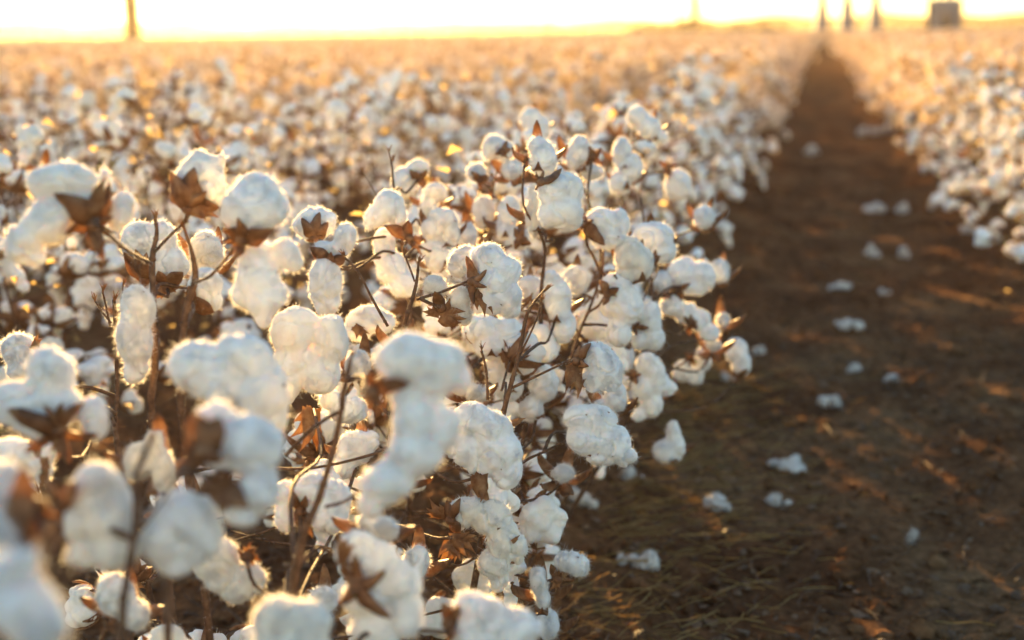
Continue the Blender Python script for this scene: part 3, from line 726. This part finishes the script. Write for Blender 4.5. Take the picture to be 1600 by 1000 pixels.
for i in range(7):
    r = random.Random(500+i); tubes, seats = skeleton(r, r.uniform(.62, .73))
    mb = MB()
    for P, r0, r1 in tubes: tube(mb, P, list(np.linspace(r0, r1, len(P))), 5, 0, .1)
    papers(mb, r, 40, 1)
    VAR.append((mb.mesh('stem', [m_stem, m_paper]), seats, tubes))
def low_boll(mb, p, q, s, r, det=2, mlint=1, mbur=2, kind='ball', fz=0):
    """a boll of a plant too far off to show parts: lumpy lint and a few bur blades"""
    M = np.array(q.to_matrix())*s
    V0, T0 = ICO[det]; ph = r.uniform(0, 6.3)
    az = np.arctan2(V0[:, 1], V0[:, 0]); lump = 1+.16*np.cos(4*az+ph)*(1-V0[:, 2]**2)+.10*np.sin(5*V0[:, 2]+ph)
    V = V0*lump[:, None]*np.array([.033, .033, .034])
    if kind == 'hang': k = np.clip(-V0[:, 1], 0, 1); V[:, 1] -= k*.035; V[:, 0] *= 1-.2*k
    V[:, 2] += .032
    mb.add(V@M.T+np.array(p), T0, mlint)
    if fz:
        A, B_ = slivers(V, T0, fz, .003, .013 if fz > 20 else .011, .0009 if fz > 20 else .0014, np.random.RandomState(r.randrange(9999)))
        mb.add(A@M.T+np.array(p), B_, 4)
    for k in range(4):
        a = ph+k*1.57; ca, sa = math.cos(a), math.sin(a)
        Q = np.array([[0, 0, -.004], [ca*.026-sa*.014, sa*.026+ca*.014, .008], [ca*.026+sa*.014, sa*.026-ca*.014, .008], [ca*.046, sa*.046, .036]])
        mb.add(Q@M.T+np.array(p), [(0, 1, 2), (1, 3, 2)], mbur)
FARVAR = []
for i in range(6):
    r = random.Random(700+i); tubes, seats = skeleton(r, r.uniform(.62, .73), (1, .55, .2)); mb = MB()
    for P, r0, r1 in tubes: tube(mb, P[::2] if len(P) > 4 else [P[0], P[-1]], [r0, r1] if len(P) <= 4 else list(np.linspace(r0, r1, len(P[::2]))), 3, 0, 0, False)
    for (p, o, s, v, tw) in seats: low_boll(mb, p, seat_quat(o, tw, BOLLS[v][0]), s*1.15, r, 2, 1, 2, BOLLS[v][0], 130)
    papers(mb, r, 60, 3)
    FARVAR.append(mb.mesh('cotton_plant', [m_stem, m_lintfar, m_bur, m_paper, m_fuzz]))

spots = []
for rows, side in ((ROWS_L, 'l'), (ROWS_R, 'r')):
    for k, u in enumerate(rows):
        rr = random.Random(int(abs(u)*1000)); v = 1.0
        while v < 75:
            v += (.245 if k < 2 else .28)*rr.uniform(.8, 1.25)*(1 if v < 20 else 1.5)
            if side == 'l' and k == 0 and v < 2.5: continue
            x = u+rr.uniform(-.05, .05)
            p = to_px((x, v, .4))
            if p is None: continue
            m_ = 260/max(p[2], .8)*1.4+25
            if p[0] < -m_ or p[0] > 1600+m_: continue
            if p[2] < 1.2: continue
            spots.append((p[2], side, k, x, v, rr.uniform(0, 6.28), rr.uniform(.86, 1.06), rr.randrange(42)))
spots.sort()
ORD = ['near row left of furrow', 'second row left of furrow', 'third row left of furrow', 'fourth or farther row left of furrow']
def zone(side, k, d):
    if side == 'l': a = ORD[min(k, 3)]
    else: a = ['first row right of furrow', 'second row right of furrow', 'third or farther row right of furrow'][min(k, 2)]
    if k == 0 or (side == 'l' and k < 3):
        b = 'right behind the sharp plants' if d < 3.6 else ('just past the sharp plants' if d < 5 else ('middle distance' if d < 8 else 'far off'))
        if side == 'r': b = 'nearest ones at the right edge' if d < 4.4 else ('middle distance' if d < 8 else 'far off')
    else: b = 'nearer than eight strides' if d < 8 else 'far off'
    return a, b
NPART, NIND = 95, 286
for i, (d, side, k, x, v, rz, s, vi) in enumerate(spots[:NIND]):
    a, b = zone(side, k, d)
    z = gz(x, v)
    if i < NPART:
        st, seats, _ = VAR[vi % 7]
        pl = empty('cotton_plant', (x, v, z)); pl.rotation_euler = (0, 0, rz); pl.scale = (s*1.12, s*1.12, s)
        link(bpy.data.objects.new('stem', st), pl)
        for (p, o, ss, bv, tw) in seats:
            kind, lm, bm_, br_ = BOLLS[(bv+i) % 8]
            if side == 'l' and k == 0 and x+(p.x*math.cos(rz)-p.y*math.sin(rz))*s*1.12 > -.27: continue
            if (bv*7+i*3+int(p.z*100)) % 9 == 0:      # picked bare: only the dry bur is left
                eb = link(bpy.data.objects.new('bur', bm_), pl); eb.location = p; eb.scale = (ss*.9,)*3; eb.rotation_mode = 'QUATERNION'; eb.rotation_quaternion = seat_quat(o, tw, 'ball'); continue
            bo = link(bpy.data.objects.new('boll', lm), pl); bo.location = p; bo.scale = (ss,)*3
            bo.rotation_mode = 'QUATERNION'; bo.rotation_quaternion = seat_quat(o, tw, kind)
            link(bpy.data.objects.new('bur', bm_), bo)
            if d < 3.6: link(bpy.data.objects.new('bract', br_), bo)
    else:
        pl = link(bpy.data.objects.new('cotton_plant', FARVAR[vi % 6])); pl.location = (x, v, z); pl.rotation_euler = (0, 0, rz); pl.scale = (s*1.1, s*1.1, s)
    tag(pl, f'blurred cotton plant with bolls, {a}, {b}', 'cotton plant', f'cotton plants, {a}, {b}')
# beyond: nobody could count them
far = MB(); tmpl = []
for det in (1, 2):
    for i in range(5):
        r = random.Random(900+i); tubes, seats = skeleton(r, r.uniform(.62, .73), (1, .55, .2)); mb = MB()
        for P, r0, r1 in tubes[:6]: tube(mb, [P[0], P[-1]], [r0, r1], 3, 0, 0, False)
        for (p, o, s_, v, tw) in seats: low_boll(mb, p, seat_quat(o, tw, BOLLS[v][0]), s_*(1.3 if det == 1 else 1.2), r, det, 1, 2, BOLLS[v][0], 5 if det == 1 else 30)
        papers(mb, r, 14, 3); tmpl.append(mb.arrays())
def put(x, y, rz, s, vi, sx=1.0, near=False):
    V, T, M = tmpl[vi % 5+(5 if near else 0)]; c, s_ = math.cos(rz), math.sin(rz)
    W_ = np.empty_like(V); W_[:, 0] = (V[:, 0]*c-V[:, 1]*s_)*s*sx+x; W_[:, 1] = (V[:, 0]*s_+V[:, 1]*c)*s*sx+y; W_[:, 2] = V[:, 2]*s
    far.add(W_, T, M)
for (d, side, k, x, v, rz, s, vi) in spots[NIND:]:
    if d > 34 and vi % 3: continue
    put(x, v, rz, s, vi, 1.0 if d < 34 else 1.5, d < 17)
rr = random.Random(5)
for k in range(2600):
    d = 60*(190/60)**rr.random(); a = R(rr.uniform(-22, 22))-YAW; x = math.sin(a)*d; y = math.cos(a)*d
    if d < 78 and -.1 < x < .3: continue
    put(x, y, rr.uniform(0, 6.3), rr.uniform(.9, 1.08), rr.randrange(5), 1.6+d/60)
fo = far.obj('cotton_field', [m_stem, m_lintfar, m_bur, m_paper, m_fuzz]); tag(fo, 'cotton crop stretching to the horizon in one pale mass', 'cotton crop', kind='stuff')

# ------------------------------------------------------------------ fallen cotton in the furrow
TUF = [(903, 813, 32, 13, 'plump white cotton tuft lying at the foot of the furrow edge plant'),
 (1003, 888, 35, 17, 'domed white cotton tuft, largest on the soil at bottom centre'),
 (1118, 785, 22, 14, 'dull grey cotton tuft on the litter between the domed and the long slanting tufts'),
 (1230, 725, 30, 11, 'long slanting white cotton tuft on the brown litter'),
 (1299, 627, 20, 14, 'bright wedge shaped cotton tuft alone in mid furrow'),
 (1325, 514, 23, 9, 'elongated slanting cotton tuft in mid furrow above two small tufts'),
 (1312, 450, 18, 8, 'flat cotton tuft in the furrow with a tiny tuft to its right'),
 (1335, 573, 10, 8, 'small cotton tuft, left of the two just above the wedge shaped tuft'),
 (1393, 587, 13, 9, 'small cotton tuft, right of the two just above the wedge shaped tuft'),
 (1370, 326, 22, 9, 'wide cotton tuft, leftmost of the three in a line far down the furrow'),
 (1410, 331, 10, 9, 'little cotton tuft, middle of the three in a line far down the furrow'),
 (1462, 329, 13, 11, 'cotton tuft, rightmost of the three in a line far down the furrow'),
 (1513, 373, 12, 9, 'cotton tuft under the right row, nearest to the hanging locks'),
 (1362, 391, 13, 10, 'bright cotton tuft, left of a pair in mid furrow'),
 (1411, 396, 10, 9, 'dimmer cotton tuft, right of a pair in mid furrow'),
 (1551, 396, 13, 9, 'cotton tuft beside the right row close to the right edge'),
 (1268, 236, 11, 8, 'faint cotton tuft far off beside the left row'),
 (1355, 208, 14, 9, 'faint far cotton tuft, left one of two touching the right row'),
 (1385, 209, 14, 9, 'faint far cotton tuft, right one of two touching the right row'),
 (1187, 547, 11, 8, 'small cotton tuft at the foot of the boll that hangs farthest into the furrow'),
 (1140, 589, 13, 8, 'small cotton tuft below the boll that hangs farthest into the furrow'),
 (985, 750, 20, 10, 'dim cotton tuft lying behind the lowest sharp white boll'),
 (1383, 452, 9, 7, 'tiny cotton tuft just right of the flat one'),
 (1215, 775, 18, 11, 'greyish torn cotton tuft below the long slanting tuft'),
 (1425, 832, 6, 15, 'thin upright wisp of cotton in the lower right litter')]
for i, (px, py, rx, ry, lab) in enumerate(TUF):
    r = random.Random(i+40); p, d = ground_at(px, py+ry*.3, -.04); k = d/F*1.4
    p.z = gz(p.x, p.y); a = rx*k; b = ry*k*1.25; L = []
    for j in range(8):
        t = r.uniform(-1, 1); q = (1-.5*abs(t))
        L.append(((t*a*.68, r.uniform(-.4, .4)*a*.6, b*r.uniform(.25, .8)*q), rotm('Z', r.uniform(0, 3))@rotm('Y', r.uniform(-.5, .5))@np.diag([a*r.uniform(.18, .48)*q, a*r.uniform(.15, .4)*q, b*r.uniform(.3, .75)*q])))
    mb = build_lint(L, .0030, 1500 if d < 4 else 500, 60+i, None, 1.7, lmax=.013, wid=.0003)
    o = mb.obj('cotton_tuft', [m_dirty_shade, m_dirty_shade], None, p); o.rotation_euler = (0, 0, -YAW*0+R({3: -25, 5: -20}.get(i, r.uniform(-15, 15))))
    tag(o, lab, 'cotton tuft', 'cotton tufts fallen on the furrow floor')

# ------------------------------------------------------------------ litter: dry leaves, stalk bits, crumbs of soil
rs = random.Random(77); lt = MB()
for k in range(22000):
    v = 1.9+(rs.random()**1.7)*9; x = rs.uniform(-1.3, 1.7) if rs.random() < .8 else rs.uniform(-4, 2.5)
    p = to_px((x, v, 0))
    if p is None or not (-60 < p[0] < 1680 and p[1] < 1080): continue
    z = gz(x, v)+.002; t = rs.random(); a = rs.uniform(0, 6.3)
    dense = .5+.5*noise.noise(Vector((x*1.7, v*1.1, 4)))
    if t < .40:
        if rs.random() > .1+dense: continue
        L = rs.uniform(.006, .022)*(1.5 if rs.random() < .06 else 1); c = Vector((x, v, z+rs.uniform(0, .012))); d_ = Vector((math.cos(a), math.sin(a), rs.uniform(-.25, .45))); s_ = Vector((-math.sin(a), math.cos(a), rs.uniform(-.4, .4))); cu = rs.uniform(.1, .6)
        grid = []
        for i in range(4):
            q = i/3; wv = L*.42*math.sin(math.pi*(.12+.76*q))*rs.uniform(.7, 1.2)
            grid.append([c+d_*(L*q)-s_*wv+Vector((0, 0, cu*wv)), c+d_*(L*q)+Vector((0, 0, L*.2*math.sin(3*q))), c+d_*(L*q)+s_*wv+Vector((0, 0, cu*wv))])
        sheet(lt, grid, .0006)
    elif t < .62:
        L = rs.uniform(.02, .11); b = Vector((x, v, z+.004)); e = b+Vector((math.cos(a)*L, math.sin(a)*L, rs.uniform(-.003, .02))); tube(lt, wobble(b, e, 3, .06, rs), rs.uniform(.0008, .0022), 4, 1)
    else:
        V0, T0 = ICO[1]; s = rs.uniform(.004, .012)*(2.4 if rs.random() < .10 else 1); J = np.array([[rs.uniform(.7, 1.2) for _ in range(3)] for _ in V0]); lt.add(V0*J*s*np.array([1, 1, .7])+np.array([x, v, z+s*.2]), T0, 2)
for k in range(650):
    x = -.42+abs(rs.gauss(0, .20)); v = rs.uniform(1.9, 4.2); z = gz(x, v); a = rs.uniform(-1.2, 1.2); L = rs.uniform(.03, .12)
    b = Vector((x, v, z+rs.uniform(.002, .012))); e = b+Vector((math.cos(a)*L, math.sin(a)*L, rs.uniform(-.002, .018))); tube(lt, wobble(b, e, 3, .05, rs), rs.uniform(.0006, .0016), 3, 3)
lo = lt.obj('leaf_litter', [m_leaf, m_stem, m_soil, m_paper], smooth=False); tag(lo, 'dry leaf crumbs, stalk bits and clods strewn over the furrow floor', 'leaf litter', kind='stuff')

# ------------------------------------------------------------------ things on the horizon
def gp(px, D):
    """ground point at distance D in the direction of picture column px"""
    r = fwd + RT*((px-800)/F) + UP*.199; a = math.atan2(r.x, r.y); return Vector((math.sin(a)*D, math.cos(a)*D, 0))
def boxm(mb, c, s, m=0, rz=0):
    V = np.array([(x, y, z) for x in (-.5, .5) for y in (-.5, .5) for z in (-.5, .5)])*np.array(s)
    V = V@rotm('Z', rz).T+np.array(c); T = [(0, 1, 3), (0, 3, 2), (4, 6, 7), (4, 7, 5), (0, 4, 5), (0, 5, 1), (2, 3, 7), (2, 7, 6), (0, 2, 6), (0, 6, 4), (1, 5, 7), (1, 7, 3)]
    mb.add(V, T, m)
def pole(px, D, r, h, label, arm=True, name='utility_pole', base=0):
    q = gp(px, D); e = empty(name, q); tag(e, label, 'utility pole')
    mb = MB(); tube(mb, [(0, 0, -.3), (0, 0, h*.5), (0, 0, h)], [r, r*.85, r*.68], 12); mb.obj('pole_shaft', [m_pole], e)
    if arm:
        mb = MB(); boxm(mb, (0, -r*.9, h-.7), (2.4, .1, .12)); mb.obj('crossarm', [m_pole], e)
        for t in (-1.1, -.4, .4, 1.1):
            mb = MB(); tube(mb, [(t, -r*.9, h-.64), (t, -r*.9, h-.5), (t, -r*.9, h-.42)], [.03, .06, .035], 8); mb.obj('insulator', [m_steel], e)
    if base:
        mb = MB(); V0, T0 = ICO[3]; V = V0*np.array([base, base, base*.8]); V[:, 2] += base*.3
        V *= (1+.12*np.sin(V[:, [0]]*9)+.1*np.sin(V[:, [2]]*14+1)); mb.add(V, T0); mb.obj('earth_mound', [m_bark], e)
    return e
pole(208, 75, .42, 11, 'thick dark wooden utility pole standing alone on the left horizon', base=.8)
pole(858, 300, .24, 11, 'faint utility pole washed out by the glare near the middle of the horizon', base=.9)
pole(1085, 150, .45, 12, 'thicker blurred utility pole rising from the dark shrubs right of the middle')
pole(1060, 190, .22, 11, 'thin faint utility pole just left of the thicker pole in the shrubs')
def tower(px, D, h, label):
    q = gp(px, D); e = empty('utility_pole', q); tag(e, label, 'utility pole')
    mb = MB(); tube(mb, [(0, 0, -.3), (0, 0, h*.5), (0, 0, h)], [.32, .29, .26], 10); mb.obj('pole_shaft', [m_pole], e)
    mb = MB()
    tube(mb, [(0, 0, 0), (0, 0, .8), (0, 0, 1.6), (0, 0, 2.4), (0, 0, 3.0)], [.66, .66, .50, .46, .32], 14); mb.obj('flared_base', [m_steel], e)
    mb = MB(); boxm(mb, (0, -.15, h-.8), (2.6, .1, .14)); mb.obj('crossarm', [m_pole], e)
tower(1283, 118, 12, 'blurred pole with dark flared foot, leftmost of three above the end of the furrow')
tower(1322, 112, 12, 'blurred pole with dark flared foot, middle of three above the end of the furrow')
tower(1366, 118, 12, 'blurred pole with dark flared foot, rightmost of three above the end of the furrow')
pole(1449, 115, .14, 11, 'thin pole standing close to the left wall of the blue grey shed')
pole(1500, 125, .12, 11, 'thin pole standing close to the right wall of the blue grey shed')
# the shed
q = gp(1474, 120); sh = empty('metal_shed', q); sh.rotation_euler = (0, 0, math.atan2(-q.x, q.y)*1.0)
tag(sh, 'blue grey metal shed standing alone on the right horizon', 'shed')
mb = MB(); boxm(mb, (0, 0, 1.4), (2.35, 3, 2.8)); mb.obj('wall', [m_steel], sh, smooth=False)
mb = MB(); V = [(-1.25, -1.6, 2.8), (1.25, -1.6, 2.8), (1.25, 1.6, 2.8), (-1.25, 1.6, 2.8), (-1.0, -1.1, 3.15), (1.0, -1.1, 3.15), (1.0, 1.1, 3.15), (-1.0, 1.1, 3.15)]
mb.add(V, [(0, 1, 5), (0, 5, 4), (1, 2, 6), (1, 6, 5), (2, 3, 7), (2, 7, 6), (3, 0, 4), (3, 4, 7), (4, 5, 6), (4, 6, 7), (0, 2, 1), (0, 3, 2)]); rf = mb.obj('roof', [m_roof], sh, smooth=False)
for t in (-.5, .1, .55):
    mb = MB(); tube(mb, [(t, 0, 3.1), (t, 0, 3.35), (t, 0, 3.45)], [.12, .12, .18], 10); mb.obj('roof_vent', [m_steel], rf)
mb = MB(); boxm(mb, (.2, -1.53, .95), (.9, .06, 1.9)); dr = mb.obj('door', [m_dark], sh, smooth=False)
mb = MB(); boxm(mb, (.55, -1.58, .95), (.05, .04, .18)); mb.obj('handle', [m_roof], dr, smooth=False)
mb = MB(); boxm(mb, (-1.28, .2, .65), (.35, 1.6, 1.3)); mb.obj('side_cabinet', [m_steel], sh, smooth=False)
# shrubs
def shrub(px, D, wd, h, lab, seed):
    r = random.Random(seed); q = gp(px, D); e = empty('shrub', q); tag(e, lab, 'shrub', 'shrubs along the horizon')
    mb = MB(); V = []; T = []
    for k in range(1400):
        a = r.uniform(0, 6.3); t = r.random()**.5; z = h*r.uniform(.08, 1)*(1-.55*t*t)*(.8+.3*math.sin(a*3+seed)); c = Vector((math.cos(a)*t*wd/2, math.sin(a)*t*wd/2, z)); s = r.uniform(.10, .22)
        n0 = len(V); V += [c+Vector((r.uniform(-s, s), r.uniform(-s, s), r.uniform(-s, s))) for _ in range(3)]; T.append((n0, n0+1, n0+2))
    mb.add(np.array([list(v) for v in V]), T); mb.obj('crown', [m_bush], e, smooth=False)
    mb = MB()
    for k in range(5):
        a = r.uniform(0, 6.3); tube(mb, [(0, 0, -.1), (math.cos(a)*wd*.2, math.sin(a)*wd*.2, h*.65)], [.07, .03], 5)
    mb.obj('trunk', [m_bark], e)
SH = [(1005, 165, 4.2, 1.9, 'low rounded shrub, leftmost of those on the horizon'), (1035, 170, 4.5, 1.5, 'lowest flat shrub beside the leftmost rounded one'),
      (1062, 165, 4.5, 1.8, 'dark shrub at the foot of the thin faint pole'), (1086, 160, 4.6, 2.5, 'tallest dark shrub around the thicker pole'),
      (1165, 165, 5.5, 2.1, 'broad dark shrub standing between the poles'), (1202, 170, 4.5, 1.8, 'small shrub just right of the broad one'),
      (1130, 190, 8, 1.3, 'low thin scrub left of the broad shrub')]
for i, s in enumerate(SH): shrub(s[0], s[1], s[2], s[3]*1.35, s[4], seed=i+3)
# dark strip of distant trees on the far horizon
mb = MB(); r = random.Random(3); V = []; T = []
for k in range(26000):
    px = r.uniform(-150, 1750); D = r.uniform(700, 760); q = gp(px, D); hh = (5.0+2.5*noise.noise(Vector((px*.012, 0, 0)))+(1.5 if px < 300 else 0)+(1.2 if px > 1180 else 0))
    c = q+Vector((0, 0, r.uniform(0, max(1, hh)))); s = 1.7; n0 = len(V)
    V += [c+Vector((r.uniform(-s, s)*2, r.uniform(-s, s), r.uniform(-s, s)*.8)) for _ in range(3)]; T.append((n0, n0+1, n0+2))
mb.add(np.array([list(v) for v in V]), T); o = mb.obj('distant_woods', [m_bush], smooth=False); tag(o, 'thin dark strip of far woods along the horizon', 'woods', kind='stuff')

# ------------------------------------------------------------------ golden haze volume, added to stand in for veiling lens glare
mh, n, o = mat('glare_haze'); pv = n.nodes.new('ShaderNodeVolumePrincipled')
pv.inputs['Color'].default_value = (1.0, .82, .58, 1); pv.inputs['Density'].default_value = .00022; pv.inputs['Anisotropy'].default_value = .72
n.links.new(pv.outputs[0], o.inputs['Volume'])
mb = MB(); boxm(mb, (0, 500, 5.2), (2300, 1100, 13)); hz = mb.obj('haze', [mh], smooth=False); tag(hz, kind='stuff')
print('heroes', hero_count[0], 'spots', len(spots), 'objects', len(bpy.data.objects), 'farV', far.n)
